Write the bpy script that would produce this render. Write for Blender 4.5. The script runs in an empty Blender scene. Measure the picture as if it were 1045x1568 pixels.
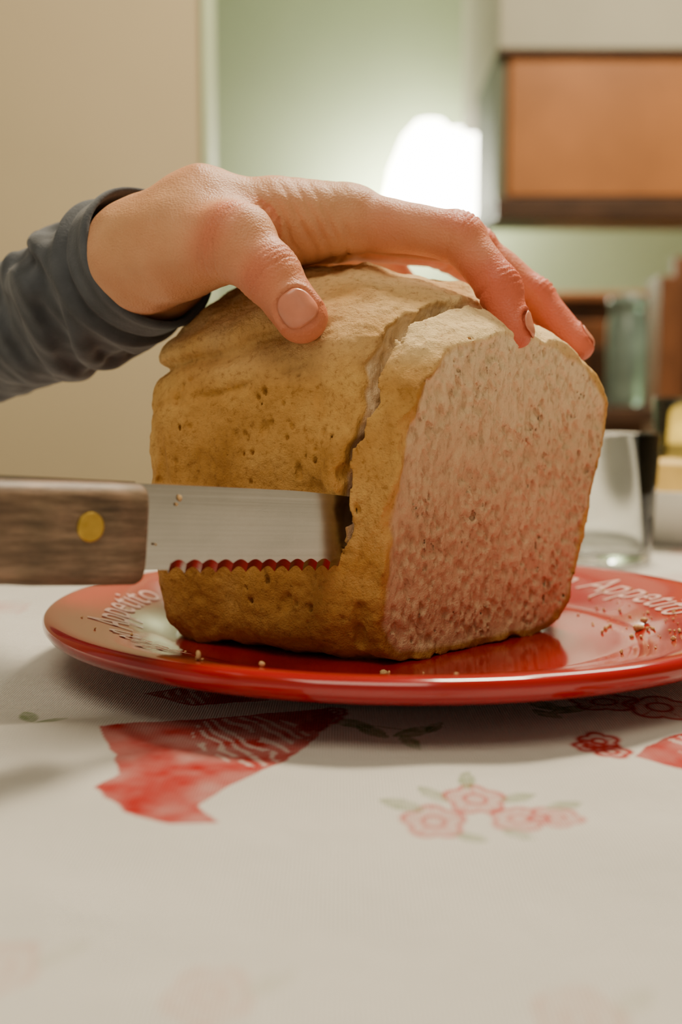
import bpy, bmesh, math, random
import numpy as np
from mathutils import Vector, Matrix, Euler
random.seed(3); rng=np.random.default_rng(7)
TOP=0.75   # table height; everything is modelled with the table top at z=0 and lifted at the end
col=bpy.context.scene.collection

# ------------------------------------------------------------------ helpers
def mesh_obj(name,V,F,mat=None,smooth=True,parent=None):
    me=bpy.data.meshes.new(name)
    V=np.asarray(V,dtype=float)
    me.from_pydata(V.tolist(),[],F.tolist() if isinstance(F,np.ndarray) else [tuple(int(i) for i in f) for f in F])
    me.update()
    if smooth: me.polygons.foreach_set('use_smooth',[True]*len(me.polygons))
    ob=bpy.data.objects.new(name,me); col.objects.link(ob)
    if mat: me.materials.append(mat)
    if parent: ob.parent=parent
    return ob
def empty(name):
    e=bpy.data.objects.new(name,None); col.objects.link(e); e.empty_display_size=.05; return e
def box(name,lo,hi,mat,bevel=0,parent=None,seg=2):
    x0,y0,z0=lo;x1,y1,z1=hi
    V=[(x0,y0,z0),(x1,y0,z0),(x1,y1,z0),(x0,y1,z0),(x0,y0,z1),(x1,y0,z1),(x1,y1,z1),(x0,y1,z1)]
    F=[(0,3,2,1),(4,5,6,7),(0,1,5,4),(1,2,6,5),(2,3,7,6),(3,0,4,7)]
    o=mesh_obj(name,V,F,mat,False,parent)
    if bevel:
        m=o.modifiers.new('b','BEVEL'); m.width=bevel; m.segments=seg
    return o
def lathe(name,prof,n,mat,center=(0,0,0),parent=None,closed=False):
    V=[];F=[]
    for r,z in prof:
        for i in range(n):
            a=2*math.pi*i/n; V.append((center[0]+r*math.cos(a),center[1]+r*math.sin(a),center[2]+z))
    m=len(prof)
    for j in range(m-1):
        for i in range(n):
            k=(i+1)%n; F.append((j*n+i,j*n+k,(j+1)*n+k,(j+1)*n+i))
    o=mesh_obj(name,V,F,mat,True,parent)
    bm=bmesh.new(); bm.from_mesh(o.data); bmesh.ops.remove_doubles(bm,verts=bm.verts,dist=1e-6)
    bmesh.ops.recalc_face_normals(bm,faces=bm.faces); bm.to_mesh(o.data); bm.free()
    return o
def set_attr(me,name,arr):
    a=me.attributes.new(name,'FLOAT','POINT'); a.data.foreach_set('value',np.asarray(arr,dtype=np.float32))
def set_col(me,name,arr):
    a=me.attributes.new(name,'FLOAT_COLOR','POINT')
    b=np.ones((len(arr),4),dtype=np.float32); b[:,:3]=arr; a.data.foreach_set('color',b.ravel())
LAT=rng.random((32,32,32)).astype(np.float32)*2-1
def vn(P):
    i=np.floor(P).astype(np.int64); f=(P-i); f=f*f*(3-2*f); r=0
    for a in (0,1):
        wa=f[...,0] if a else 1-f[...,0]
        for b in (0,1):
            wb=f[...,1] if b else 1-f[...,1]
            for c in (0,1):
                wc=f[...,2] if c else 1-f[...,2]
                r=r+wa*wb*wc*LAT[(i[...,0]+a)%32,(i[...,1]+b)%32,(i[...,2]+c)%32]
    return r
def fbm(P,o=3):
    r=0;a=1
    for k in range(o): r=r+a*vn(P*2**k+k*7.3); a*=.5
    return r
def smax(a,b,k):
    h=np.clip(.5+.5*(a-b)/k,0,1); return b+(a-b)*h+k*h*(1-h)
def smin(a,b,k): return -smax(-a,-b,k)
def nets(F,origin,h):
    s=F<0; nx,ny,nz=F.shape; cnt=np.zeros((nx-1,ny-1,nz-1),np.int8)
    for i in (0,1):
        for j in (0,1):
            for k in (0,1): cnt+=s[i:nx-1+i,j:ny-1+j,k:nz-1+k]
    act=(cnt>0)&(cnt<8); idx=-np.ones(act.shape,np.int64); cells=np.argwhere(act); idx[act]=np.arange(len(cells))
    acc=np.zeros((len(cells),3)); num=np.zeros(len(cells))
    for ax in range(3):
        u,v=(ax+1)%3,(ax+2)%3
        for a in (0,1):
            for b in (0,1):
                o=np.zeros(3,int); o[u]=a;o[v]=b; e=np.zeros(3,int);e[ax]=1
                c0=cells+o;c1=c0+e
                f0=F[c0[:,0],c0[:,1],c0[:,2]].astype(float);f1=F[c1[:,0],c1[:,1],c1[:,2]].astype(float)
                m=(f0<0)!=(f1<0); t=f0[m]/(f0[m]-f1[m])
                acc[m]+=c0[m]+t[:,None]*e; num[m]+=1
    V=np.array(origin)+h*acc/num[:,None]; Q=[]
    for ax in range(3):
        u,v=(ax+1)%3,(ax+2)%3
        sl0=[slice(None)]*3;sl1=[slice(None)]*3; sl0[ax]=slice(0,-1);sl1[ax]=slice(1,None)
        A=s[tuple(sl0)];B=s[tuple(sl1)]
        for pos in (True,False):
            p=np.argwhere((A&~B) if pos else (~A&B))
            p=p[(p[:,u]>0)&(p[:,v]>0)&(p[:,u]<F.shape[u]-1)&(p[:,v]<F.shape[v]-1)]
            eu=np.zeros(3,int);eu[u]=1;ev=np.zeros(3,int);ev[v]=1
            g=lambda q: idx[q[:,0],q[:,1],q[:,2]]
            q=np.stack([g(p-eu-ev),g(p-ev),g(p),g(p-eu)],1)
            Q.append(q if pos else q[:,::-1])
    return V,np.concatenate(Q)
def grid(lo,hi,h):
    ax=[np.arange(lo[i],hi[i]+h,h,dtype=np.float32) for i in range(3)]
    return np.meshgrid(*ax,indexing='ij')

# ------------------------------------------------------------------ materials
def newmat(name):
    m=bpy.data.materials.new(name); m.use_nodes=True; nt=m.node_tree
    return m,nt,nt.nodes['Principled BSDF'],nt.nodes,nt.links
def simple(name,c,rough=.5,metal=0,noise=0,scale=20,bump=0,**kw):
    m,nt,p,N,L=newmat(name)
    p.inputs['Base Color'].default_value=(*c,1); p.inputs['Roughness'].default_value=rough; p.inputs['Metallic'].default_value=metal
    for k,v in kw.items(): p.inputs[k.replace('_',' ')].default_value=v
    tc=N.new('ShaderNodeTexCoord'); n=N.new('ShaderNodeTexNoise'); n.inputs['Scale'].default_value=scale; n.inputs['Detail'].default_value=4
    L.new(tc.outputs['Object'],n.inputs['Vector'])
    r=N.new('ShaderNodeValToRGB'); d=noise
    r.color_ramp.elements[0].color=(*[max(0,x*(1-d)) for x in c],1); r.color_ramp.elements[1].color=(*[min(1,x*(1+d)) for x in c],1)
    r.color_ramp.elements[0].position=.3;r.color_ramp.elements[1].position=.7
    L.new(n.outputs['Fac'],r.inputs['Fac']); L.new(r.outputs['Color'],p.inputs['Base Color'])
    if bump:
        b=N.new('ShaderNodeBump'); b.inputs['Strength'].default_value=bump; b.inputs['Distance'].default_value=.001
        L.new(n.outputs['Fac'],b.inputs['Height']); L.new(b.outputs['Normal'],p.inputs['Normal'])
    return m
def mix(N,L,fac,a,b,typ='MIX'):
    x=N.new('ShaderNodeMix'); x.data_type='RGBA'; x.blend_type=typ
    for s,v in ((0,fac),(6,a),(7,b)):
        if hasattr(v,'links'): L.new(v,x.inputs[s])
        elif s==0: x.inputs[0].default_value=v
        else: x.inputs[s].default_value=(*v,1)
    return x.outputs[2]
def noise(N,L,vec,scale,detail=3,rough=.5):
    n=N.new('ShaderNodeTexNoise'); n.inputs['Scale'].default_value=scale;n.inputs['Detail'].default_value=detail;n.inputs['Roughness'].default_value=rough
    L.new(vec,n.inputs['Vector']); return n.outputs['Fac']
def ramp(N,L,fac,stops):
    r=N.new('ShaderNodeValToRGB'); e=r.color_ramp.elements
    e[0].position=stops[0][0];e[0].color=(*stops[0][1],1);e[1].position=stops[-1][0];e[1].color=(*stops[-1][1],1)
    for p,c in stops[1:-1]:
        k=e.new(p);k.color=(*c,1)
    L.new(fac,r.inputs['Fac']); return r.outputs['Color']
def math_(N,L,op,a,b):
    m=N.new('ShaderNodeMath');m.operation=op
    for i,v in enumerate((a,b)):
        if hasattr(v,'links'):L.new(v,m.inputs[i])
        else:m.inputs[i].default_value=v
    return m.outputs[0]
def attr(N,name,out='Fac'):
    a=N.new('ShaderNodeAttribute');a.attribute_name=name;return a.outputs[out]

# bread
m_bread,nt,p,N,L=newmat('bread_crust_and_crumb')
tc=N.new('ShaderNodeTexCoord').outputs['Object']
crust=attr(N,'crust');pale=attr(N,'pale')
n1=noise(N,L,tc,38,5,.6);n2=noise(N,L,tc,520,4,.65);n3=noise(N,L,tc,1700,3,.6)
c1=ramp(N,L,n1,[(.3,(.36,.165,.035)),(.5,(.52,.270,.068)),(.7,(.65,.385,.115))])
c1=mix(N,L,attr(N,'lower'),c1,(.27,.105,.020))
c2=mix(N,L,pale,c1,(.84,.63,.33))
sp=ramp(N,L,n2,[(.30,(.60,.49,.40)),(.44,(1,1,1)),(.7,(1.15,1.15,1.12))])
c3=mix(N,L,.8,c2,sp,'MULTIPLY')
cr1=ramp(N,L,noise(N,L,tc,22,3),[(.3,(.60,.385,.225)),(.7,(.72,.49,.30))])
cr1=mix(N,L,attr(N,'upper'),cr1,(.90,.74,.47))  # crumb colour lightened with height, painting in the light on the upper cut face
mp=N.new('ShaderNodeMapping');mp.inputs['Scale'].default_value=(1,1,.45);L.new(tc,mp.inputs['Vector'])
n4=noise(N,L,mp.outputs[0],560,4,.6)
cr2=mix(N,L,.55,cr1,ramp(N,L,n4,[(.33,(.58,.46,.38)),(.46,(1,1,1)),(.7,(1.18,1.18,1.16))]),'MULTIPLY')  # pores darkened in the colour, imitating shade inside the small cavities
vo=N.new('ShaderNodeTexVoronoi');vo.inputs['Scale'].default_value=560;L.new(mp.outputs[0],vo.inputs['Vector'])
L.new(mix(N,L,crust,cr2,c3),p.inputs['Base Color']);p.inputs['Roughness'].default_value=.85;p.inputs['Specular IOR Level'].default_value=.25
p.inputs['Subsurface Weight'].default_value=.05;p.inputs['Subsurface Scale'].default_value=.002;p.inputs['Subsurface Radius'].default_value=(1,.6,.35)
h=math_(N,L,'ADD',math_(N,L,'MULTIPLY',n2,.8),math_(N,L,'MULTIPLY',n3,.8))
h=math_(N,L,'ADD',h,math_(N,L,'MULTIPLY',n4,.9))
h=math_(N,L,'ADD',h,math_(N,L,'MULTIPLY',vo.outputs['Distance'],.4))
b=N.new('ShaderNodeBump');b.inputs['Strength'].default_value=.75;b.inputs['Distance'].default_value=.0008
L.new(h,b.inputs['Height']);L.new(b.outputs['Normal'],p.inputs['Normal'])

# skin
m_skin,nt,p,N,L=newmat('skin')
tc=N.new('ShaderNodeTexCoord').outputs['Object']
red=attr(N,'red')
base=ramp(N,L,noise(N,L,tc,60,4),[(.3,(.56,.275,.130)),(.7,(.68,.37,.19))])
L.new(mix(N,L,red,base,(.62,.135,.070)),p.inputs['Base Color'])
p.inputs['Roughness'].default_value=.52;p.inputs['Specular IOR Level'].default_value=.38
p.inputs['Subsurface Weight'].default_value=.10;p.inputs['Subsurface Scale'].default_value=.003
p.inputs['Subsurface Radius'].default_value=(1,.35,.2)
v=N.new('ShaderNodeTexVoronoi');v.inputs['Scale'].default_value=1300;L.new(tc,v.inputs['Vector'])
h=math_(N,L,'ADD',v.outputs['Distance'],math_(N,L,'MULTIPLY',noise(N,L,tc,350,4),1.5))
b=N.new('ShaderNodeBump');b.inputs['Strength'].default_value=.5;b.inputs['Distance'].default_value=.0003
L.new(h,b.inputs['Height']);L.new(b.outputs['Normal'],p.inputs['Normal'])
m_nail=simple('fingernail',(.62,.225,.135),.30,noise=.08,scale=200,Subsurface_Weight=.1,Subsurface_Scale=.002)

# sleeve
m_sleeve,nt,p,N,L=newmat('knit_fabric')
tc=N.new('ShaderNodeTexCoord').outputs['Object']
st=attr(N,'stripe')
w=math_(N,L,'SINE',math_(N,L,'MULTIPLY',st,900.0),0)
f=math_(N,L,'ADD',math_(N,L,'MULTIPLY',w,.16),noise(N,L,tc,120,4))
L.new(ramp(N,L,f,[(.2,(.034,.039,.048)),(.8,(.075,.083,.098))]),p.inputs['Base Color'])
p.inputs['Roughness'].default_value=.9;p.inputs['Sheen Weight'].default_value=.15
h=math_(N,L,'ADD',noise(N,L,tc,1100,3),math_(N,L,'MULTIPLY',w,.35))
b=N.new('ShaderNodeBump');b.inputs['Strength'].default_value=.4;b.inputs['Distance'].default_value=.0005
L.new(h,b.inputs['Height']);L.new(b.outputs['Normal'],p.inputs['Normal'])

m_plate=simple('red_glazed_ceramic',(.34,.004,.006),.13,noise=.1,scale=15,Coat_Weight=.4,Coat_Roughness=.05)
m_text=simple('white_glaze_lettering',(.64,.38,.34),.35,noise=.05)
m_steel,nt,p,N,L=newmat('brushed_steel')
p.inputs['Metallic'].default_value=1;p.inputs['Roughness'].default_value=.24
tc=N.new('ShaderNodeTexCoord').outputs['Object'];mp=N.new('ShaderNodeMapping');mp.inputs['Scale'].default_value=(8,40,900);L.new(tc,mp.inputs['Vector'])
nn=noise(N,L,mp.outputs[0],1,4);nb=noise(N,L,tc,45,3)
L.new(mix(N,L,.5,ramp(N,L,nn,[(.3,(.27,.255,.235)),(.7,(.37,.35,.325))]),ramp(N,L,nb,[(.3,(.25,.235,.215)),(.7,(.42,.40,.37))])),p.inputs['Base Color'])
rr=N.new('ShaderNodeMapRange');rr.inputs['To Min'].default_value=.10;rr.inputs['To Max'].default_value=.26;L.new(nb,rr.inputs['Value']);L.new(rr.outputs[0],p.inputs['Roughness'])
b=N.new('ShaderNodeBump');b.inputs['Strength'].default_value=.06;b.inputs['Distance'].default_value=.0002;L.new(nn,b.inputs['Height']);L.new(b.outputs['Normal'],p.inputs['Normal'])
m_wood,nt,p,N,L=newmat('worn_wood_handle')
tc=N.new('ShaderNodeTexCoord').outputs['Object'];mp=N.new('ShaderNodeMapping');mp.inputs['Scale'].default_value=(45,300,420);L.new(tc,mp.inputs['Vector'])
nn=noise(N,L,mp.outputs[0],1,6,.7);n2=noise(N,L,tc,90,3)
cc=ramp(N,L,nn,[(.32,(.065,.040,.026)),(.48,(.16,.108,.072)),(.68,(.32,.23,.165))])
L.new(mix(N,L,.75,cc,ramp(N,L,n2,[(.3,(.55,.55,.42)),(.7,(1.25,1.08,1.0))]),'MULTIPLY'),p.inputs['Base Color']);p.inputs['Roughness'].default_value=.5
b=N.new('ShaderNodeBump');b.inputs['Strength'].default_value=.5;b.inputs['Distance'].default_value=.0005;L.new(nn,b.inputs['Height']);L.new(b.outputs['Normal'],p.inputs['Normal'])
m_brass=simple('brass',(.50,.33,.06),.45,1,noise=.15,scale=300)
m_cloth,nt,p,N,L=newmat('printed_cotton_tablecloth')
tc=N.new('ShaderNodeTexCoord').outputs['Object']
L.new(mix(N,L,.5,attr(N,'print','Color'),ramp(N,L,noise(N,L,tc,30,3),[(.3,(.90,.90,.90)),(.7,(1,1,1))]),'MULTIPLY'),p.inputs['Base Color'])
p.inputs['Roughness'].default_value=.95;p.inputs['Specular IOR Level'].default_value=.12
wv=N.new('ShaderNodeTexWave');wv.inputs['Scale'].default_value=420;wv.inputs['Distortion'].default_value=.5;L.new(tc,wv.inputs['Vector'])
wv2=N.new('ShaderNodeTexWave');wv2.bands_direction='Y';wv2.inputs['Scale'].default_value=420;wv2.inputs['Distortion'].default_value=.5;L.new(tc,wv2.inputs['Vector'])
h=math_(N,L,'ADD',wv.outputs['Fac'],wv2.outputs['Fac']);h=math_(N,L,'ADD',h,math_(N,L,'MULTIPLY',noise(N,L,tc,140,4),4.0))
b=N.new('ShaderNodeBump');b.inputs['Strength'].default_value=.7;b.inputs['Distance'].default_value=.0008;L.new(h,b.inputs['Height']);L.new(b.outputs['Normal'],p.inputs['Normal'])
m_table=simple('table_wood',(.16,.09,.05),.45,noise=.3,scale=14)
m_beige=simple('beige_wall_paint',(.56,.46,.29),.8,noise=.04,scale=3,bump=.1)
m_green=simple('green_wall_paint',(.37,.43,.27),.8,noise=.04,scale=3,bump=.1)
m_ceil=simple('ceiling_paint',(.62,.66,.58),.85,noise=.03,scale=3)
m_white=simple('cream_paint',(.70,.65,.48),.6,noise=.04,scale=4)
m_orange=simple('orange_wood_veneer',(.62,.235,.070),.4,noise=.12,scale=6)
m_sidep=simple('grey_green_panel',(.20,.23,.15),.6,noise=.08,scale=6)
m_dark=simple('dark_wood',(.10,.045,.02),.45,noise=.35,scale=9)
m_redwood=simple('reddish_wood',(.28,.10,.035),.45,noise=.25,scale=9)
m_floor=simple('floor_tile',(.36,.28,.20),.4,noise=.12,scale=5)
m_chair=simple('grey_upholstery',(.10,.08,.085),.7,noise=.2,scale=40)
m_trim=simple('pale_trim',(.55,.66,.42),.5,noise=.03)
m_glass=simple('clear_glass',(.95,.97,.96),.02,Transmission_Weight=1.0,IOR=1.45)
m_teal=simple('teal_glass',(.34,.46,.40),.15,noise=.35,scale=22,Transmission_Weight=.5)
m_juice=simple('lemon_juice',(.80,.58,.12),.2,noise=.1,scale=60)
m_porc=simple('white_porcelain',(.80,.78,.72),.2,noise=.03)
m_cheese=simple('yellow_cheese',(.70,.47,.12),.5,noise=.1,scale=60)
m_bulb,nt,p,N,L=newmat('glowing_lampshade')
p.inputs['Emission Color'].default_value=(1,.97,.80,1);p.inputs['Emission Strength'].default_value=25;p.inputs['Base Color'].default_value=(.9,.88,.8,1)

# ------------------------------------------------------------------ bread loaf (implicit surface)
A0=np.array([.0135,.335]); nF=np.array([.682,-.731])
def bread_fields(X,Y,Z):
    t=np.clip((Z-.01)/.08,0,1)
    dAB=-.468*(X-.0135)-.884*(Y-.335)-.004*np.sin(t*3.0)
    dBC=-.972*(X+.0635)+.235*(Y-.380)-.006*t+.003
    dCE=.30*(X)+.954*(Y-.462)-.008*t
    dED=.86*(X-.079)+.51*(Y-.399)-.016*t
    side=smax(smax(dAB,dBC,.020),smax(dCE,dED,.020),.020)
    u=.682*X-.731*(Y-.41)        # across the slices
    w=.731*X+.682*(Y-.41)        # along the slices
    ztop=.1385-4.6*np.clip(u,0,1)**2-3.0*np.clip(-u,0,1)**2-8.0*np.clip(-w+.002,0,1)**2-5.4*np.clip(w-.002,0,1)**2
    top=(Z-ztop)*.90
    c=smax(side,top,.018)
    c=smax(c,.0105-Z,.013)
    return c
def face_d(x,y,z): return nF[0]*(x-A0[0])+nF[1]*(y-A0[1])-.125*(z-.012)+.0022
def cut_d(x,y,z): return nF[0]*(x-A0[0])+nF[1]*(y-A0[1])-.10*(z-.012)+.0155
h=.0007; lo=(-.084,.322,.004);hi=(.110,.486,.146)
X,Y,Z=grid(lo,hi,h)
Fc=bread_fields(X,Y,Z).astype(np.float32)
dface=face_d(X,Y,Z)
F=np.maximum(Fc,dface)
band=np.abs(F)<.006
P=np.stack([X[band],Y[band],Z[band]],1).astype(np.float64)
fcb=Fc[band]; dfb=dface[band]
lump=fbm(P*45,3)*.0015+fbm(P*150,3)*.0005
zf=.101+.20*(P[:,0]+.06)+.003*vn(P*60)
fade=np.clip((-P[:,0]+.006)/.03,0,1)
fold=-.0034*np.exp(-((P[:,2]-zf)/.0022)**2)*fade
knob=.0024*np.exp(-((P[:,2]-zf-.007)/.005)**2)*fade
zf2=zf-.012+.006*vn(P*40+4)
fold2=-.0015*np.exp(-((P[:,2]-zf2)/.0013)**2)*fade*np.clip(vn(P*55+9)*2,0,1)
pits=-.0020*np.clip(vn(P*np.array([170,170,110]))-.45,0,1)*2
cd=cut_d(P[:,0],P[:,1],P[:,2])
tear=.0022*np.exp(-((cd+.004)/.004)**2)*np.clip(vn(P*70)+.5,0,1)*(P[:,2]<.11)
rip=.00065*vn(P*np.array([90,90,28]))+.0006*np.clip(vn(P*np.array([60,60,160])+2),0,1)*(P[:,2]<.06)
blis=.0012*np.clip(vn(P*95+11),0,1)*np.clip((P[:,2]-.105)/.02,0,1)
fcb2=fcb-lump-fold-fold2-knob-pits-tear-rip-blis
rag=fbm(P*110,3)*.0018
dfb2=dfb-.0006*fbm(P*np.array([90,90,55]),2)-rag*np.clip(1+fcb/.005,0,1)
F[band]=np.maximum(fcb2,dfb2)
allc=cut_d(X,Y,Z)
m=(np.abs(allc)<.010)&(Fc>-.034)&(Fc<.006)&(Z>.040)
Pm=np.stack([X[m],Y[m],Z[m]],1).astype(np.float64)
dc=allc[m]+.0028*fbm(Pm*np.array([50,50,90])+3,3)+.0014*vn(Pm*260)
wd=.0013+.0018*np.clip((Pm[:,2]-.06)/.06,0,1)+.0010*vn(Pm*140)
wd*=np.clip((Pm[:,2]-.044)/.006,0,1)
carve=np.minimum(wd-np.abs(dc),(Fc[m]+.030))
F[m]=np.maximum(F[m],carve)
def carve_ball(c,r,st):
    i0=[int((c[k]-r*2.9-lo[k])/h) for k in range(3)];i1=[int((c[k]+r*2.9-lo[k])/h)+2 for k in range(3)]
    sl=tuple(slice(max(a,0),b) for a,b in zip(i0,i1))
    x,y,z=X[sl]-c[0],Y[sl]-c[1],Z[sl]-c[2]
    a=x*.731+y*.682;n_=x*.682-y*.731
    a=a+.3*z
    d=np.sqrt(a**2+n_**2+(z/st)**2)-r
    F[sl]=np.maximum(F[sl],-d)
for _ in range(2300):
    t=rng.uniform(.003,.108);z=rng.uniform(.014,.122)
    r=rng.choice([.0005,.0007,.0010,.0014],p=[.38,.35,.20,.07])
    off=.125*(z-.012)-.0022+rng.uniform(-.0006,.0004)
    c=np.array([A0[0]+.731*t+nF[0]*off, A0[1]+.682*t+nF[1]*off, z])
    if bread_fields(*c)>-.0028: continue
    carve_ball(c,r,rng.uniform(1.2,2.7))
for _ in range(130):
    q=rng.uniform(.004,.075);z=rng.uniform(.02,.10)
    c=np.array([.0135-.884*q,.335+.468*q,z]); c[:2]-=np.array([-.468,-.884])*float(bread_fields(*c))
    carve_ball(c,rng.uniform(.0005,.0011),rng.uniform(1.2,2.4))
V,Q=nets(F,lo,h)
fcv=bread_fields(V[:,0],V[:,1],V[:,2])
dfv=face_d(V[:,0],V[:,1],V[:,2]);cdv=cut_d(V[:,0],V[:,1],V[:,2])
bread=mesh_obj('bread_loaf',V,Q,m_bread)
me=bread.data
nr=np.empty(len(V)*3,np.float32);me.vertices.foreach_get('normal',nr);nr=nr.reshape(-1,3)
opened=np.clip((dfv+.0045)/.001,0,1)+np.clip((.0085-np.abs(cdv))/.001,0,1)*(V[:,2]>.042)
crumbish=np.clip((-fcv-.0020+.0008*vn(V*200))/.0014,0,1)*np.clip(opened,0,1)
V2=V+nr*((fbm(V*560,2)*(.00018))[:,None])
me.vertices.foreach_set('co',V2.astype(np.float32).ravel());me.update()
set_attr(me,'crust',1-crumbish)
set_attr(me,'pale',np.clip(np.clip((V[:,2]-.094)/.032,0,1)*(.65+.45*vn(V*80))+(-dfv<.017)*np.clip((V[:,2]-.100)/.012,0,1)*(.6+.3*vn(V*90)),0,1))
set_attr(me,'upper',np.clip((V[:,2]-.065)/.050,0,1)*.85)
set_attr(me,'lower',np.clip((.052-V[:,2])/.035,0,1)*.6)
del X,Y,Z,F,Fc,dface,allc,band,m

# ------------------------------------------------------------------ plate
PC=(.020,.398)
prof=[(0,.0085),(.074,.0085),(.080,.0092),(.086,.0115),(.092,.0138),(.105,.0172),(.114,.0190),(.1185,.0197),(.1212,.0190),(.1222,.0165),(.1212,.0135),(.117,.0115),(.105,.0092),(.09,.0060),(.080,.0036),(.076,.0005),(.073,.0005),(.071,.0035),(0,.0040)]
plate=lathe('dinner_plate',prof,160,m_plate,(PC[0],PC[1],.0016))
ms=plate.modifiers.new('s','SUBSURF');ms.levels=1;ms.render_levels=1
def rimz(r): return .0016+np.interp(r,[.080,.086,.092,.105,.114],[.0092,.0115,.0138,.0172,.0190])+.0002
tv=[];tf=[]
def ring_text(s,a0,size,R):
    cu=bpy.data.curves.new('t','FONT');cu.body=s;cu.size=size;cu.shear=.35;cu.resolution_u=3;cu.offset=0
    to=bpy.data.objects.new('t',cu);col.objects.link(to);dg=bpy.context.evaluated_depsgraph_get();dg.update()
    mm=to.evaluated_get(dg).to_mesh();bm=bmesh.new();bm.from_mesh(mm)
    bmesh.ops.triangulate(bm,faces=bm.faces);bmesh.ops.subdivide_edges(bm,edges=bm.edges,cuts=1)
    off=len(tv)
    bm.verts.index_update()
    for vv in bm.verts:
        r=R+vv.co.y;a=a0-vv.co.x/.100
        tv.append((PC[0]+r*math.cos(a),PC[1]+r*math.sin(a),float(rimz(r))))
    for ff in bm.faces: tf.append([off+w.index for w in ff.verts])
    bm.free();bpy.data.objects.remove(to)
for a in (3.98,1.13):
    ring_text('Buon Appetito',a,.020,.0935)
txt=mesh_obj('rim_lettering',tv,tf,m_text,False,plate)

# ------------------------------------------------------------------ crumbs
cv=[];cf=[]
def crumb(x,y,z,r,rest=True):
    bm=bmesh.new();bmesh.ops.create_icosphere(bm,subdivisions=2,radius=r)
    sc=[random.uniform(.6,1.3) for _ in range(3)];off=len(cv);bm.verts.index_update()
    sd=random.random()*50
    co=np.array([v.co[:] for v in bm.verts]);d=1+.35*vn(co/r*1.7+sd)
    co=co*d[:,None]*np.array(sc);co+=np.array([x,y,z-(co[:,2].min()+r*.10 if rest else 0)])
    cv.extend(co.tolist());cf.extend([[off+v.index for v in f.verts] for f in bm.faces]);bm.free()
def plz(r):
    return .0016+float(np.interp(r,[0,.074,.080,.086,.092,.105,.114,.1185],[.0085,.0085,.0092,.0115,.0138,.0172,.0190,.0197]))
for _ in range(85):
    a=rng.normal(-.15,.28);r=rng.uniform(.070,.104)
    x=PC[0]+r*math.cos(a);y=PC[1]+r*math.sin(a)
    if bread_fields(x,y,.02)<.001 and r<.085: continue
    crumb(x,y,plz(r),rng.choice([.0003,.0005,.0007,.0010],p=[.55,.30,.12,.03]))
for _ in range(14):
    a=rng.uniform(-3.1,-.8);r=rng.uniform(.074,.118);crumb(PC[0]+r*math.cos(a),PC[1]+r*math.sin(a),plz(r),rng.uniform(.0003,.0005))
for x,y,r in ((-.0385,.302,.0012),(-.021,.297,.0007),(.0125,.3245,.0013),(.102,.385,.0017),(.106,.392,.0012),(.098,.378,.0010)):
    rr=math.hypot(x-PC[0],y-PC[1]);crumb(x,y,plz(min(rr,.118)),r)
for x,y,z,r in ((-.0424,.2978,.0646,.0008),(-.0431,.2972,.0630,.0005),(-.0508,.2892,.0588,.0006),(-.0500,.2900,.0565,.0005),(-.0480,.2922,.0530,.0004)): crumb(x,y,z,r,False)
crumbs=mesh_obj('bread_crumbs',cv,cf,m_bread)
for nme_,v_ in (('crust',.7),('pale',.4),('upper',0),('lower',0)): set_attr(crumbs.data,nme_,np.full(len(cv),float(v_)))

# ------------------------------------------------------------------ knife
knife=empty('bread_knife')
dirx=Vector((.731,.682,-.085)).normalized(); up=Vector((0,0,1));side=up.cross(dirx).normalized();upk=dirx.cross(side)
KM=Matrix((dirx,side,upk)).transposed().to_4x4();KM.translation=Vector((-.0535,.289,.0573))
knife.matrix_world=KM
xs=np.arange(-.004,.1665,.0004);V=[];F=[]
def edgez(x):
    base=-.0105 if x<.12 else -.0105+.012*((x-.12)/.046)**2
    if x<.012: return base,base
    p=((x-.012)%.0052)/.0052
    return base-.0010+.0016*math.sin(math.pi*p), base+.0016+.0011*math.sin(math.pi*p)
for x in xs:
    zt=.0118-.012*max(0,(x-.05)/.116)**1.6
    ze,zb=edgez(x); zt=max(zt,zb+.0006)
    for (yy,zz) in ((-.0009,zt),(.0009,zt),(.0007,zb),(.00005,ze),(-.00005,ze),(-.0007,zb)): V.append((x,yy,zz))
n=len(xs)
for i in range(n-1):
    for k in range(6):
        a=i*6+k;b_=i*6+(k+1)%6;F.append((a,b_,b_+6,a+6))
F.append(tuple(range(5,-1,-1)));F.append(tuple((n-1)*6+k for k in range(6)))
bl=mesh_obj('blade',V,F,m_steel,False,knife)
V=[];F=[];hx=[0,-.0006,-.0018,-.01,-.03,-.05,-.08,-.10,-.115,-.121,-.1225]
hh=[.0112,.0124,.0129,.0129,.0126,.0118,.0118,.0128,.0138,.0128,.010];hw=[.0070,.0082,.0088,.009,.0092,.0092,.009,.0092,.0090,.008,.006];hc=[-.001,-.001,-.001,-.001,-.001,-.0005,-.0005,-.0015,-.003,-.003,-.003]
ns=48
for x,a,b_,c in zip(hx,hh,hw,hc):
    for k in range(ns):
        t=2*math.pi*k/ns;ct,st=math.cos(t),math.sin(t)
        V.append((x,b_*np.sign(ct)*abs(ct)**.45,c+a*np.sign(st)*abs(st)**.38))
for i in range(len(hx)-1):
    for k in range(ns):
        a=i*ns+k;b_=i*ns+(k+1)%ns;F.append((a,a+ns,b_+ns,b_))
F.append(tuple(range(ns)));F.append(tuple((len(hx)-1)*ns+k for k in range(ns-1,-1,-1)))
mesh_obj('handle',V,F,m_wood,True,knife)
box('tang',(-.119,-.0012,-.0135),(-.0003,.0012,.0122),m_steel,.0002,knife)
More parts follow.
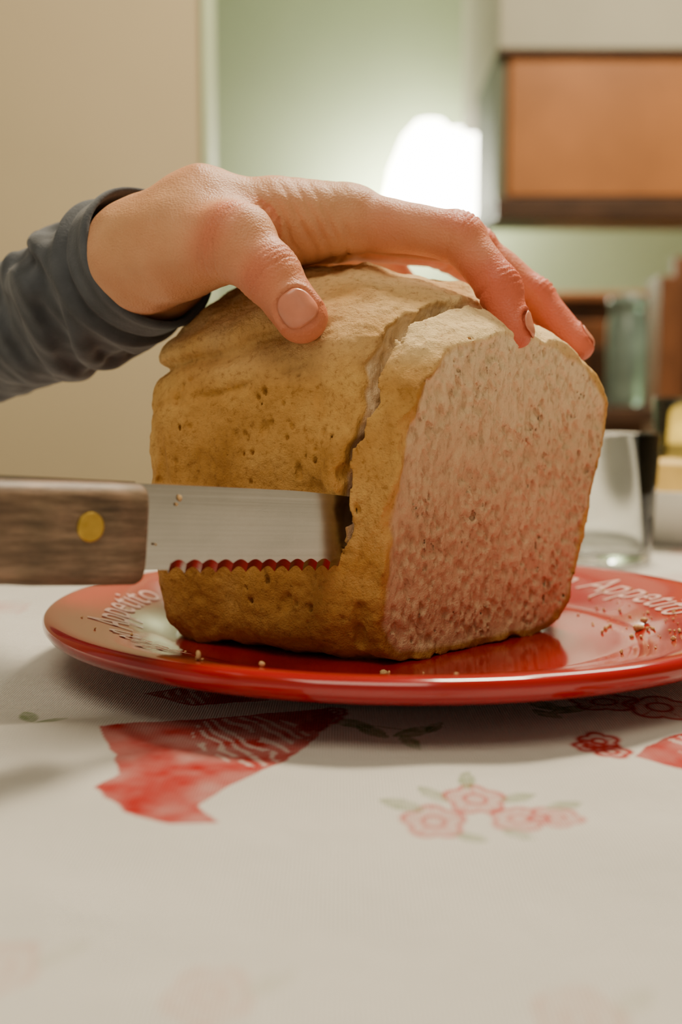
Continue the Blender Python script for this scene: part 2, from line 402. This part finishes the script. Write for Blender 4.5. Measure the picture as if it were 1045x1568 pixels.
for i,xx in enumerate((-.0175,-.060,-.100)):
    pr=[(0,.0097),(.0033,.0097),(.0036,.0095),(.0037,.0088),(.0037,-.0088),(.0036,-.0095),(.0033,-.0097),(0,-.0097)]
    o=lathe('rivet_%d'%(i+1),pr,32,m_brass,(0,0,0),knife);o.rotation_euler=(math.pi/2,0,0);o.location=(xx,0,.001)
    for f_ in o.data.polygons: f_.use_smooth=False

# ------------------------------------------------------------------ hand (implicit surface)
def cone(P,a,b,ra,rb):
    a=np.array(a);b=np.array(b);ba=b-a;pa=P-a
    t=np.clip((pa@ba)/(ba@ba),0,1)
    return np.linalg.norm(pa-t[:,None]*ba,axis=1)-(ra+(rb-ra)*t)
FING={
 'thumb':[(-.0510,.372,.1395,.0165),(-.0330,.359,.1395,.0116),(-.0215,.352,.1285,.0088),(-.0118,.3480,.1155,.0078)],
 'index':[(-.020,.384,.1520,.0108),(.0040,.3850,.1505,.0096),(.0385,.3755,.1435,.0077),(.0510,.3690,.1265,.0066),(.0553,.3645,.1118,.0055)],
 'middle':[(-.020,.399,.153,.0110),(.0030,.4050,.1535,.0098),(.0470,.4110,.1450,.0074),(.0690,.4090,.1275,.0064),(.0830,.4020,.1095,.0053)],
 'ring':[(-.024,.412,.152,.0105),(-.0020,.4240,.1520,.0094),(.0400,.4460,.1490,.0074),(.0640,.4560,.1360,.0064),(.0740,.4590,.1200,.0055)],
 'little':[(-.030,.424,.147,.010),(-.0100,.4400,.1470,.0086),(.0180,.4670,.1460,.0066),(.0300,.4790,.1340,.0058),(.0350,.4830,.1190,.0050)]}
PALM=[((-.125,.442,.1195),(-.066,.384,.1385),.0165,.0172),((-.130,.456,.118),(-.066,.404,.1365),.0165,.0168),
 ((-.066,.384,.1385),(-.046,.380,.1500),.0175,.0150),((-.066,.404,.1365),(-.050,.408,.1480),.0170,.0150),
 ((-.046,.380,.1500),(.000,.385,.1510),.0150,.0100),((-.048,.394,.1520),(.000,.404,.1535),.0150,.0100),
 ((-.050,.408,.1500),(-.004,.423,.1520),.0140,.0098),((-.053,.418,.1460),(-.012,.439,.1470),.0130,.0090),
 ((-.046,.384,.143),(-.012,.392,.146),.013,.009)]
def hand_sdf(P):
    palm=None
    for a,b,ra,rb in PALM:
        d=cone(P,a,b,ra,rb);palm=d if palm is None else smin(palm,d,.008)
    out=palm
    for nme,J in FING.items():
        f=None
        for i in range(len(J)-1):
            d=cone(P,J[i][:3],J[i+1][:3],J[i][3],J[i+1][3])
            f=d if f is None else smin(f,d,.0025)
        for j in J[1:-1]:
            f=smin(f,np.linalg.norm(P-np.array(j[:3]),axis=1)-j[3]*1.08,.002)
        g=smin(palm,f,.009 if nme=='thumb' else .006)
        out=np.minimum(out,g)
    return out
hh_=.0008;lo2=(-.128,.335,.092);hi2=(.098,.500,.178)
X2,Y2,Z2=grid(lo2,hi2,hh_)
P2=np.stack([X2.ravel(),Y2.ravel(),Z2.ravel()],1).astype(np.float32)
H=np.empty(len(P2),np.float32)
for s0 in range(0,len(P2),400000): H[s0:s0+400000]=hand_sdf(P2[s0:s0+400000].astype(float))
H=H.reshape(X2.shape)
V,Q=nets(H,lo2,hh_)
del P2,X2,Y2,Z2,H
human=empty('human_hand')
hand=mesh_obj('hand_skin',V,Q,m_skin,True,human)
nr=np.empty(len(V)*3,np.float32);hand.data.vertices.foreach_get('normal',nr);nr=nr.reshape(-1,3).astype(float)
disp=fbm(V*90,2)*.0005
redv=np.zeros(len(V))
def nrm(v): v=np.array(v,float);return v/np.linalg.norm(v)
DORS={'thumb':(-.25,-.90,.38),'index':(.85,-.12,.60),'middle':(.75,.15,.65),'ring':(.8,.1,.6),'little':(.8,.3,.5)}
NAIL={'thumb':(.0106,.0104),'index':(.0080,.0076),'middle':(.0078,.0072),'ring':(.0075,.0072),'little':(.007,.0064)}
for nme,J in FING.items():
    D=nrm(DORS[nme])
    for ji in range(len(J)-1):
        a=np.array(J[ji][:3])
        if ji==0: continue
        ax=nrm(np.array(J[ji+1][:3])-np.array(J[ji-1][:3])) 
        d_=nrm(D-ax*(D@ax)); rel=V-a; uu=rel@ax; near=np.linalg.norm(rel,axis=1)<J[ji][3]*1.7
        dors=np.clip(nr@d_+.25,0,1)**.7*near
        amp=.00070 if ji>=len(J)-3 else 0
        wig=.0006*vn(V*260)
        for u0,k in ((-.0036,.6),(-.0017,1),(.0003,.9),(.0021,1),(.0040,.5)):
            disp-=amp*k*dors*np.exp(-((uu-u0+wig)/.00055)**2)
        pal=np.clip(-(nr@d_),0,1)*near
        disp-=.0008*pal*np.exp(-((uu)/.0009)**2)
        if ji>=2 or nme=='thumb': redv+=.45*dors*np.exp(-(uu/.007)**2)
    tip=np.array(J[-1][:3]);dist=np.linalg.norm(V-tip,axis=1)
    redv+=.75*np.exp(-(dist/.016)**2)
redv+=.55*np.clip((V[:,0]+.0)/.04,0,1)+.20*vn(V*70)+.12
wc=np.array([-.012,.374,.143]);rel=V-wc
disp-=.0009*np.exp(-(np.linalg.norm(rel,axis=1)/.014)**2)*np.clip(np.sin((rel[:,0]+.5*rel[:,2])*1300+2*vn(V*120)),0,1)*(nr[:,1]<0)
def nail_frame(nme):
    J=FING[nme];tip=np.array(J[-1][:3]);ax=nrm(tip-np.array(J[-2][:3]));D=nrm(DORS[nme]);n_=nrm(D-ax*(D@ax));b_=np.cross(ax,n_)
    return tip,ax,n_,b_,J[-1][3]
for nme,(nl,nw) in NAIL.items():
    tip,ax,n_,b_,r=nail_frame(nme)
    c=tip-ax*(r*(.10 if nme=='thumb' else .2))
    rel=V-c;uu=rel@ax;vv=rel@b_;dd=nr@n_
    q=(np.abs(uu/(nl/2))**2.6+np.abs(vv/(nw/2))**2.6)**(1/2.6)
    mk=(dd>.05)&(np.linalg.norm(rel,axis=1)<.015)
    disp-=.0005*mk*np.exp(-((q-1.0)/.14)**2)
    disp+=.0006*mk*np.exp(-((q-1.30)/.16)**2)*(uu<.2*nl)
    NU=22;pts=[];fs=[]
    for i in range(NU+1):
        for j in range(NU+1):
            a_=2*i/NU-1;bb=2*j/NU-1
            k=1/max(1e-6,(abs(a_)**2.8+abs(bb)**2.8)**(1/2.8))*max(abs(a_),abs(bb)) if (a_ or bb) else 1
            pts.append(c+ax*(a_*k*nl/2)+b_*(bb*k*nw/2*(1+.06*a_))+n_*.011)
    pts=np.array(pts)
    for it in range(60): pts=pts-n_*np.clip(hand_sdf(pts),-.001,.002)[:,None]*.6
    rel=(pts-c);q=np.maximum(np.abs(rel@ax)/(nl/2),np.abs(rel@b_)/(nw/2))
    pts=pts+n_*(.00028-.0006*np.clip(q-.86,0,1)/.14*.6)[:,None]
    for i in range(NU):
        for j in range(NU): k0=i*(NU+1)+j;fs.append((k0,k0+NU+1,k0+NU+2,k0+1))
    o=mesh_obj('fingernail_'+nme,pts,fs,m_nail,True,human)
    sd=o.modifiers.new('s','SOLIDIFY');sd.thickness=.0005;sd.offset=-1
V2=V+nr*disp[:,None]
hand.data.vertices.foreach_set('co',V2.astype(np.float32).ravel());hand.data.update()
set_attr(hand.data,'red',np.clip(redv,0,1))

# ------------------------------------------------------------------ sleeve
path=np.array([(-.0640,.3925,.1395),(-.0700,.398,.1372),(-.0840,.411,.1325),(-.105,.430,.126),(-.145,.466,.1135),(-.190,.504,.101),(-.235,.540,.092),(-.275,.572,.100),(-.305,.600,.135),(-.325,.625,.20),(-.35,.655,.29),(-.37,.68,.36)])
rad=np.array([.0238,.0244,.0268,.0245,.0238,.027,.032,.038,.042,.046,.050,.055])
seg=np.r_[0,np.cumsum(np.linalg.norm(np.diff(path,axis=0),axis=1))]
S=np.r_[np.arange(0,.16,.0010),np.arange(.16,seg[-1],.006)]
Cc=np.stack([np.interp(S,seg,path[:,i]) for i in range(3)],1)
for _ in range(30): Cc[1:-1]=(Cc[:-2]+2*Cc[1:-1]+Cc[2:])/4
R=np.interp(S,seg,rad)
T=np.gradient(Cc,axis=0);T/=np.linalg.norm(T,axis=1)[:,None]
T[:8]=T[8]
NS=160;stripe=[];rows=[]
for i,(c,t,r) in enumerate(zip(Cc,T,R)):
    e1=np.cross(t,[0,0,1]);e1/=np.linalg.norm(e1);e2=np.cross(e1,t)
    a=np.arange(NS)*2*math.pi/NS
    dirs=np.cos(a)[:,None]*e1+np.sin(a)[:,None]*e2
    base=c+dirs*r
    w=fbm(base*np.array([40,40,40])+5,3)
    s=S[i]
    amp=.0034*np.clip((s-.016)/.015,0,1)+.0004
    rid=np.sin((s+.013*np.sin(a*2+1)+.009*w)*260)
    rid=np.sign(rid)*np.abs(rid)**.6
    fo=amp*(w*.8+.9*rid*np.clip(1-(s-.02)/.06,0.12,1)*np.clip((s-.014)/.01,0,1))
    cuff=.0010*math.exp(-((s-.002)/.002)**2)-.0026*math.exp(-((s-.0135)/.0014)**2)+.0012*math.exp(-((s-.017)/.002)**2)
    ell=1+.10*np.abs(np.cos(a))**2*math.exp(-s/.06)
    rows.append((c+dirs*((r*ell+fo+cuff)[:,None])));stripe+= [s]*NS
inner=[]
for k,(di,dr) in enumerate(((0,-.0012),(2,-.0024),(16,-.0030),(30,-.0036))):
    cc=Cc[di];inner.append(cc+(rows[di]-cc)*(1+dr/np.linalg.norm(rows[di]-cc,axis=1))[:,None])
inner=inner[::-1]
allr=inner+rows;stripe=[0]*(NS*len(inner))+stripe
V=np.concatenate(allr);F=[]
for i in range(len(allr)-1):
    for k in range(NS): a_=i*NS+k;b_=i*NS+(k+1)%NS;F.append((a_,b_,b_+NS,a_+NS))
F.append(tuple((len(allr)-1)*NS+k for k in range(NS)))
sl=mesh_obj('sweater_sleeve',V,F,m_sleeve);set_attr(sl.data,'stripe',stripe)

# ------------------------------------------------------------------ table + cloth
tab=empty('dining_table')
TX0,TX1,TY0,TY1=-.75,.85,-.35,.93
box('table_top',(TX0,TY0,-.035),(TX1,TY1,-.004),m_table,.004,tab)
for i,(x,y) in enumerate(((TX0+.06,TY0+.06),(TX1-.12,TY0+.06),(TX0+.06,TY1-.12),(TX1-.12,TY1-.12))):
    box('leg_%d'%(i+1),(x,y,-.75),(x+.06,y+.06,-.035),m_table,.004,tab)
box('apron_front',(TX0+.08,TY0+.08,-.11),(TX1-.08,TY0+.10,-.035),m_table,0,tab);box('apron_rear',(TX0+.08,TY1-.10,-.11),(TX1-.08,TY1-.08,-.035),m_table,0,tab)
OV=.16
xs=np.r_[np.linspace(TX0-OV,-.14,60,endpoint=False),np.arange(-.14,.165,.0006),np.linspace(.166,TX1+OV,60)]
ys=np.r_[np.linspace(TY0-OV,.08,40,endpoint=False),np.arange(.08,.19,.0018),np.arange(.19,.36,.0007),np.linspace(.361,.60,40),np.linspace(.61,TY1+OV,40)]
GX,GY=np.meshgrid(xs,ys,indexing='ij')
def cloth_z(x,y):
    q=np.stack([x*9,y*9,np.zeros_like(x)],-1)
    d=np.hypot(x-PC[0],y-PC[1]);mk=np.clip((d-.078)/.03,0,1);mk=mk*mk*(3-2*mk)*np.clip((.56-y)/.08,0,1)
    z=.0010+mk*(.0022*(fbm(q,2)+.9).clip(0,3)*.5+.0006*vn(q*5))
    ax,ay,bx,by=-.13,.266,-.030,.318
    L2=(bx-ax)**2+(by-ay)**2;t=((x-ax)*(bx-ax)+(y-ay)*(by-ay))/L2
    dd=((x-ax)*(by-ay)-(y-ay)*(bx-ax))/math.sqrt(L2)
    z=z+.0065*np.exp(-(dd/.010)**2)*np.clip(1-np.abs(t-.2)/.75,0,1)*np.clip((d-.1)/.02,0,1)
    dd2=(y-.215)-.25*(x-.06)
    z=z+.0022*np.exp(-(dd2/.016)**2)*np.clip(1-np.abs(x-.07)/.07,0,1)
    dd3=(y-.185)+.35*(x+.03)
    z=z+.0018*np.exp(-(dd3/.012)**2)*np.clip(1-np.abs(x+.05)/.06,0,1)
    return z
CX=np.clip(GX,TX0-.004,TX1+.004);CY=np.clip(GY,TY0-.004,TY1+.004)
ex=np.maximum(np.abs(GX-CX),np.abs(GY-CY))
CZ=cloth_z(CX,CY)-ex
wv=.012*np.sin((GX+GY)*28)*np.clip(ex/.1,0,1)
CX2=CX+np.sign(GX-CX)*(ex*.06+np.abs(wv));CY2=CY+np.sign(GY-CY)*(ex*.06+np.abs(wv))
V=np.stack([CX2.ravel(),CY2.ravel(),CZ.ravel()],1);nxg,nyg=GX.shape
ii,jj=np.meshgrid(np.arange(nxg-1),np.arange(nyg-1),indexing='ij');k=(ii*nyg+jj).ravel()
F=np.stack([k,k+nyg,k+nyg+1,k+1],1)
cloth=mesh_obj('tablecloth',V,F,m_cloth)
x=GX.ravel()/.975;y=GY.ravel()/.972
C=np.tile(np.array([.86,.84,.78]),(len(x),1))
W3=lambda s,o=0: np.stack([x*s+o,y*s+o,np.full_like(x,o)],1)
def blend(mask,c):
    global C
    mask=np.clip(mask,0,1)[:,None];C=C*(1-mask)+np.array(c)*mask
def inpoly(poly,jit=.0005):
    px=x+jit*vn(W3(220,1));py=y+jit*vn(W3(220,9));ins=np.zeros(len(x),bool);dm=np.full(len(x),9.)
    n=len(poly)
    for i in range(n):
        x1,y1=poly[i];x2,y2=poly[(i+1)%n]
        c=((y1>py)!=(y2>py));
        xi=(x2-x1)*(py-y1)/((y2-y1) if y2!=y1 else 1e-9)+x1
        ins^=c&(px<xi)
        L2=(x2-x1)**2+(y2-y1)**2;t=np.clip(((px-x1)*(x2-x1)+(py-y1)*(y2-y1))/L2,0,1)
        dm=np.minimum(dm,np.hypot(px-x1-t*(x2-x1),py-y1-t*(y2-y1)))
    return ins,dm
RED=(.54,.014,.008)
def red_motif(poly,streak):
    ins,d=inpoly(poly)
    mott=.84+.17*fbm(W3(130,2),3)
    a=ins*np.maximum(mott,np.exp(-d/.0016)*1.0)*np.clip(d/.0003,0,1)
    blend(a*.98,RED)
    cx,cy,rr,ang=streak
    u=(x-cx)*math.cos(ang)+(y-cy)*math.sin(ang);v=-(x-cx)*math.sin(ang)+(y-cy)*math.cos(ang)
    s=(np.sin(u*1500+3*vn(W3(120,4)))>.35)*(np.hypot(u,v*.6)<rr)*ins*(vn(W3(260,5))>-.45)*(d>.0015)
    blend(s*.75,(.82,.72,.66))
can=[(-.066,.3048),(-.0462,.3194),(-.0230,.3283),(-.0042,.3345),(-.0015,.325),(-.0072,.3006),(-.0134,.2839),(-.0206,.2713),(-.0271,.2598),(-.0318,.2493),(-.0264,.2369),(-.0369,.2366),(-.0482,.2453),(-.0583,.2612),(-.0545,.2713),(-.0582,.2865)]
red_motif(can,(-.021,.300,.017,.5))
red_motif([(.0745,.283),(.080,.292),(.092,.302),(.110,.31),(.125,.300),(.118,.272),(.104,.262),(.092,.268),(.083,.274)],(.1,.285,.012,.4))
red_motif([(-.062,.352),(-.045,.366),(-.028,.360),(-.022,.343),(-.045,.338)],(-.05,.35,.008,.4))
def flower(cx,cy,R,c,al=.7,lw=.0006):
    dx=x-cx;dy=(y-cy)*.75;r=np.hypot(dx,dy);th=np.arctan2(dy,dx)
    rim=R*(.78+.24*np.abs(np.cos(2.5*th+cx*900)))
    blend(al*np.exp(-((r-rim)/lw)**2),c);blend(al*.33*(r<rim),c)
    blend(al*np.exp(-((r-R*.35)/(lw*.8))**2),c)
    blend(al*.5*(np.abs(np.sin(2.5*th+cx*900))<.12)*(r<rim)*(r>R*.35),c)
def leaf(cx,cy,l,ang,al=.6,c=(.15,.26,.03)):
    dx=x-cx;dy=(y-cy)*.7;u=dx*math.cos(ang)+dy*math.sin(ang);v=-dx*math.sin(ang)+dy*math.cos(ang)
    w=.40*l*np.clip(1-(u/l)**2,0,1);m=(np.abs(v)<w)*1.0
    blend(al*m*(.75+.3*vn(W3(400,6))),c);blend(.4*m*(np.abs(v)<.0003),(.7,.7,.6))
PK=(.64,.045,.035)
for cx,cy,R,al in ((.0200,.2385,.0068,.80),(.0305,.2520,.0070,.85),(.0385,.2390,.0062,.75),(.0465,.2400,.0058,.75)): flower(cx,cy,R,PK,al)
for cx,cy,l,a in ((.0135,.249,.006,2.6),(.0300,.265,.005,1.4),(.0405,.254,.005,.4),(.050,.249,.005,.3),(.0270,.229,.004,-.5),(.0365,.229,.004,-.8),(.021,.255,.005,2.2)): leaf(cx,cy,l,a,.62)
for cx,cy,l,a in ((.0030,.318,.007,2.7),(.0085,.310,.007,-.9),(.0205,.309,.0075,.5),(.0185,.299,.006,-1.2),(.026,.313,.005,1.0),(.062,.337,.008,2.4),(.068,.331,.008,.4),(.060,.326,.006,-1.),(-.083,.315,.006,.6),(-.09,.322,.006,2.2)): leaf(cx,cy,l,a,.75)
st=np.abs((y-.314)-(x-.012)*-.5)<.0005;blend(.5*st*(x>.004)*(x<.022),(.25,.3,.12))
for cx,cy,R in ((.0690,.2980,.0052),(.0700,.2880,.0046),(.0655,.2935,.0040),(.080,.340,.010),(.094,.330,.010),(-.0040,.3230,.0040),(-.0075,.3150,.0035),(-.0020,.3300,.0035)): flower(cx,cy,R,(.50,.015,.012),1.0,.0009)
ff=[(-.02,.165),(.035,.160),(-.055,.175),(.01,.120),(-.04,.125),(.05,.13),(.075,.190),(-.085,.215)]
for cx,cy in ff: flower(cx,cy,.0065,(.78,.36,.24),.40);leaf(cx+.009,cy+.004,.005,.6,.25,(.5,.5,.3))
for a in np.arange(-.7,.85,.13):
    for b_ in list(np.arange(-.3,.05,.1))+list(np.arange(.50,.92,.10)):
        flower(a+.03*math.sin(b_*40),b_,.014,(.72,.2,.18),.5)
set_col(cloth.data,'print',C)

# ------------------------------------------------------------------ things on the far side of the table
def tumbler(name,c,r0,r1,H,mat,wall=.0018,base=.006):
    return lathe(name,[(0,0),(r0-.002,0),(r0,.002),(r1,H-.0008),(r1-wall/2,H),(r1-wall,H-.0008),(r0-wall,base+.002),(r0-wall-.003,base),(0,base)],64,mat,c)
g=tumbler('drinking_glass',(.148,.650,.0014),.030,.0335,.073,m_glass)
g2=tumbler('drinking_glass',(.278,.885,.0014),.030,.035,.095,m_glass)
lathe('lemon_drink',[(0,.0068),(.0272,.0068),(.0312,.060),(0,.060)],48,m_juice,(.278,.885,.0014),g2)
bowl=lathe('serving_bowl',[(0,.002),(.035,.002),(.037,0),(.040,0),(.041,.004),(.060,.018),(.068,.034),(.0685,.036),(.0665,.036),(.058,.020),(.038,.0065),(0,.006)],72,m_porc,(.233,.748,.0014))
wd=mesh_obj('cheese_wedge',[(.181,.738,.032),(.251,.725,.012),(.236,.788,.014),(.179,.741,.056),(.247,.729,.052),(.229,.788,.054)],[(0,2,1),(3,4,5),(0,1,4,3),(1,2,5,4),(2,0,3,5)],m_cheese,False,bowl)
bv=wd.modifiers.new('b','BEVEL');bv.width=.003;bv.segments=3

# ------------------------------------------------------------------ chair beyond table
ch=empty('dining_chair')
cx,cy=.545,1.45
box('seat',(cx-.22,cy-.22,-.32),(cx+.22,cy+.22,-.25),m_chair,.03,ch,4)
V=[];F=[];nu,nv=24,16
for s in (0,1):
    for i in range(nu+1):
        for j in range(nv+1):
            u=2*i/nu-1;v=j/nv
            wx=.21*(1-.25*max(0,v-.6)**1.5/.25);
            zt=-.26+ (.40-.05*abs(u)**3)*v
            V.append((cx+u*wx,cy-.20-.05*(u*u)*-1-(.0 if s else .035),zt))
K=(nu+1)*(nv+1)
for i in range(nu):
    for j in range(nv):
        a=i*(nv+1)+j;F.append((a,a+nv+1,a+nv+2,a+1));a+=K;F.append((a,a+1,a+nv+2,a+nv+1))
for i in range(nu):
    for j in (0,nv):
        a=i*(nv+1)+j;F.append((a,a+K,a+K+nv+1,a+nv+1) if j else (a,a+nv+1,a+K+nv+1,a+K))
for j in range(nv):
    for i in (0,nu):
        a=i*(nv+1)+j;F.append((a,a+1,a+K+1,a+K) if i==0 else (a,a+K,a+K+1,a+1))
bk=mesh_obj('backrest',V,F,m_chair,True,ch);bv=bk.modifiers.new('b','BEVEL');bv.width=.008;bv.segments=3
for i,(dx,dy) in enumerate(((-.19,-.19),(.16,-.19),(-.19,.16),(.16,.16))): box('leg_%d'%(i+1),(cx+dx,cy+dy,-.75),(cx+dx+.035,cy+dy+.035,-.30),m_dark,.004,ch)

# ------------------------------------------------------------------ room
BY=4.6
box('floor',(-3,-2,-.80),(3.5,BY+.1,-.75),m_floor)
box('ceiling',(-3,-2,1.80),(3.5,BY+.1,1.86),m_ceil)
box('wall_back',(-3,BY,-.75),(3.5,BY+.1,1.80),m_green)
box('wall_left',(-3,1.35,-.75),(-.160,1.41,1.80),m_beige)
box('wall_right',(3.4,-2,-.75),(3.5,BY,1.80),m_beige)
box('trim_1',(-.160,1.345,-.75),(-.151,1.415,1.80),m_trim,.002)
box('baseboard_back',(-3,BY-.015,-.75),(3.4,BY,-.67),m_white)
cab=empty('wall_cupboard')
box('soffit_box',(.405,3.0,1.000),(3.4,3.9,1.80),m_white,.004,cab)
box('carcass',(.425,3.03,.63),(3.38,3.45,1.000),m_orange,.003,cab)
box('bottom_rail',(.400,3.0,.578),(3.4,3.06,.630),m_dark,.003,cab)
box('underside',(.400,3.06,.615),(3.4,3.45,.630),m_dark,.003,cab)
box('side_panel',(.400,3.02,.59),(.425,3.45,1.000),m_sidep,.002,cab)
box('door_panel_1',(.436,3.012,.638),(1.02,3.03,.990),m_orange,.003,cab)
box('door_panel_2',(1.03,3.012,.638),(1.62,3.03,.990),m_orange,.003,cab)
box('cornice',(.400,2.99,.990),(3.4,3.01,1.003),m_dark,.002,cab)
sb=empty('sideboard')
box('body',(.66,3.60,-.67),(2.6,4.0,.42),m_dark,.006,sb)
box('worktop',(.64,3.58,.42),(2.62,4.02,.45),m_redwood,.006,sb)
for i in range(3):
    box('door_%d'%(i+1),(.70+i*.5,3.585,-.55),(1.15+i*.5,3.60,.36),m_redwood,.004,sb)
    box('door_inset_%d'%(i+1),(.77+i*.5,3.578,-.45),(1.08+i*.5,3.586,.28),m_dark,.004,sb)
    box('foot_%d'%(i+1),(.70+i*.8,3.65,-.75),(.78+i*.8,3.95,-.67),m_dark,0,sb)
dr=empty('door_1')
box('jamb',(.755,2.72,-.75),(.80,2.84,.40),m_redwood,.004,dr)
box('leaf',(.80,2.76,-.75),(1.6,2.80,.45),m_redwood,.004,dr)
box('inset',(.83,2.75,-.1),(1.54,2.765,.40),m_dark,.004,dr)
lathe('glass_jar',[(0,0),(.038,0),(.042,.008),(.042,.175),(.036,.190),(.036,.200),(.040,.202),(.040,.222),(.015,.232),(0,.234)],48,m_teal,(.595,2.38,.092))
side=empty('side_table')
box('side_top',(.40,2.2,.06),(.95,2.62,.09),m_dark,.004,side)
for i,(a,b_) in enumerate(((.42,2.22),(.90,2.22),(.42,2.57),(.90,2.57))): box('side_leg_%d'%(i+1),(a,b_,-.75),(a+.03,b_+.03,.06),m_dark,0,side)
lamp=empty('wall_lamp')
lathe('shade',[(.001,.235),(.05,.225),(.10,.17),(.15,.05),(.175,-.10),(.17,-.13),(.001,-.13)],48,m_bulb,(.335,4.40,.935),lamp)
box('shade_block',(.38,4.34,.82),(.505,4.46,1.13),m_bulb,.02,lamp)
box('wall_mount',(.30,4.46,.90),(.38,BY,1.0),m_white,.005,lamp)

# ------------------------------------------------------------------ lights
def area(name,loc,rot,size,power,color,sy=None):
    l=bpy.data.lights.new(name,'AREA');l.energy=power;l.color=color;l.size=size
    if sy: l.shape='RECTANGLE';l.size_y=sy
    o=bpy.data.objects.new(name,l);col.objects.link(o);o.location=loc;o.rotation_euler=rot;return o
area('ceiling_light_table',(.32,.92,1.32),(math.radians(-29),math.radians(11),0),.30,37,(1,.84,.60))
area('front_fill_light',(-.3,-.5,1.65),(math.radians(22),0,0),1.0,18,(1,.86,.64))  # unseen fill added on the camera side to brighten the foreground
area('ceiling_light_kitchen',(.9,2.0,1.7),(0,0,0),.6,26,(1,.90,.70))
area('green_wall_fill',(1.0,3.55,.60),(math.radians(50),0,0),1.0,5,(1,.93,.70),.06)  # unseen strip added to brighten the green wall below the cupboard
pl=bpy.data.lights.new('lamp_glow','POINT');pl.energy=30;pl.color=(1,.97,.8);pl.shadow_soft_size=.1
o=bpy.data.objects.new('lamp_glow',pl);col.objects.link(o);o.location=(.14,4.38,.85)
w=bpy.data.worlds.new('World');bpy.context.scene.world=w;w.use_nodes=True
w.node_tree.nodes['Background'].inputs[0].default_value=(1,.87,.66,1);w.node_tree.nodes['Background'].inputs[1].default_value=.34

# ------------------------------------------------------------------ camera
cam=bpy.data.cameras.new('camera');co=bpy.data.objects.new('camera',cam);col.objects.link(co)
cam.sensor_fit='VERTICAL';cam.sensor_height=36;cam.sensor_width=24;cam.lens=40
co.location=(0,0,.088);co.rotation_euler=(math.radians(90-5.2),0,0)
cam.dof.use_dof=True;cam.dof.focus_distance=.345;cam.dof.aperture_fstop=8;cam.clip_start=.01
bpy.context.scene.camera=co

for o in bpy.context.scene.objects:
    if o.parent is None: o.location.z+=TOP
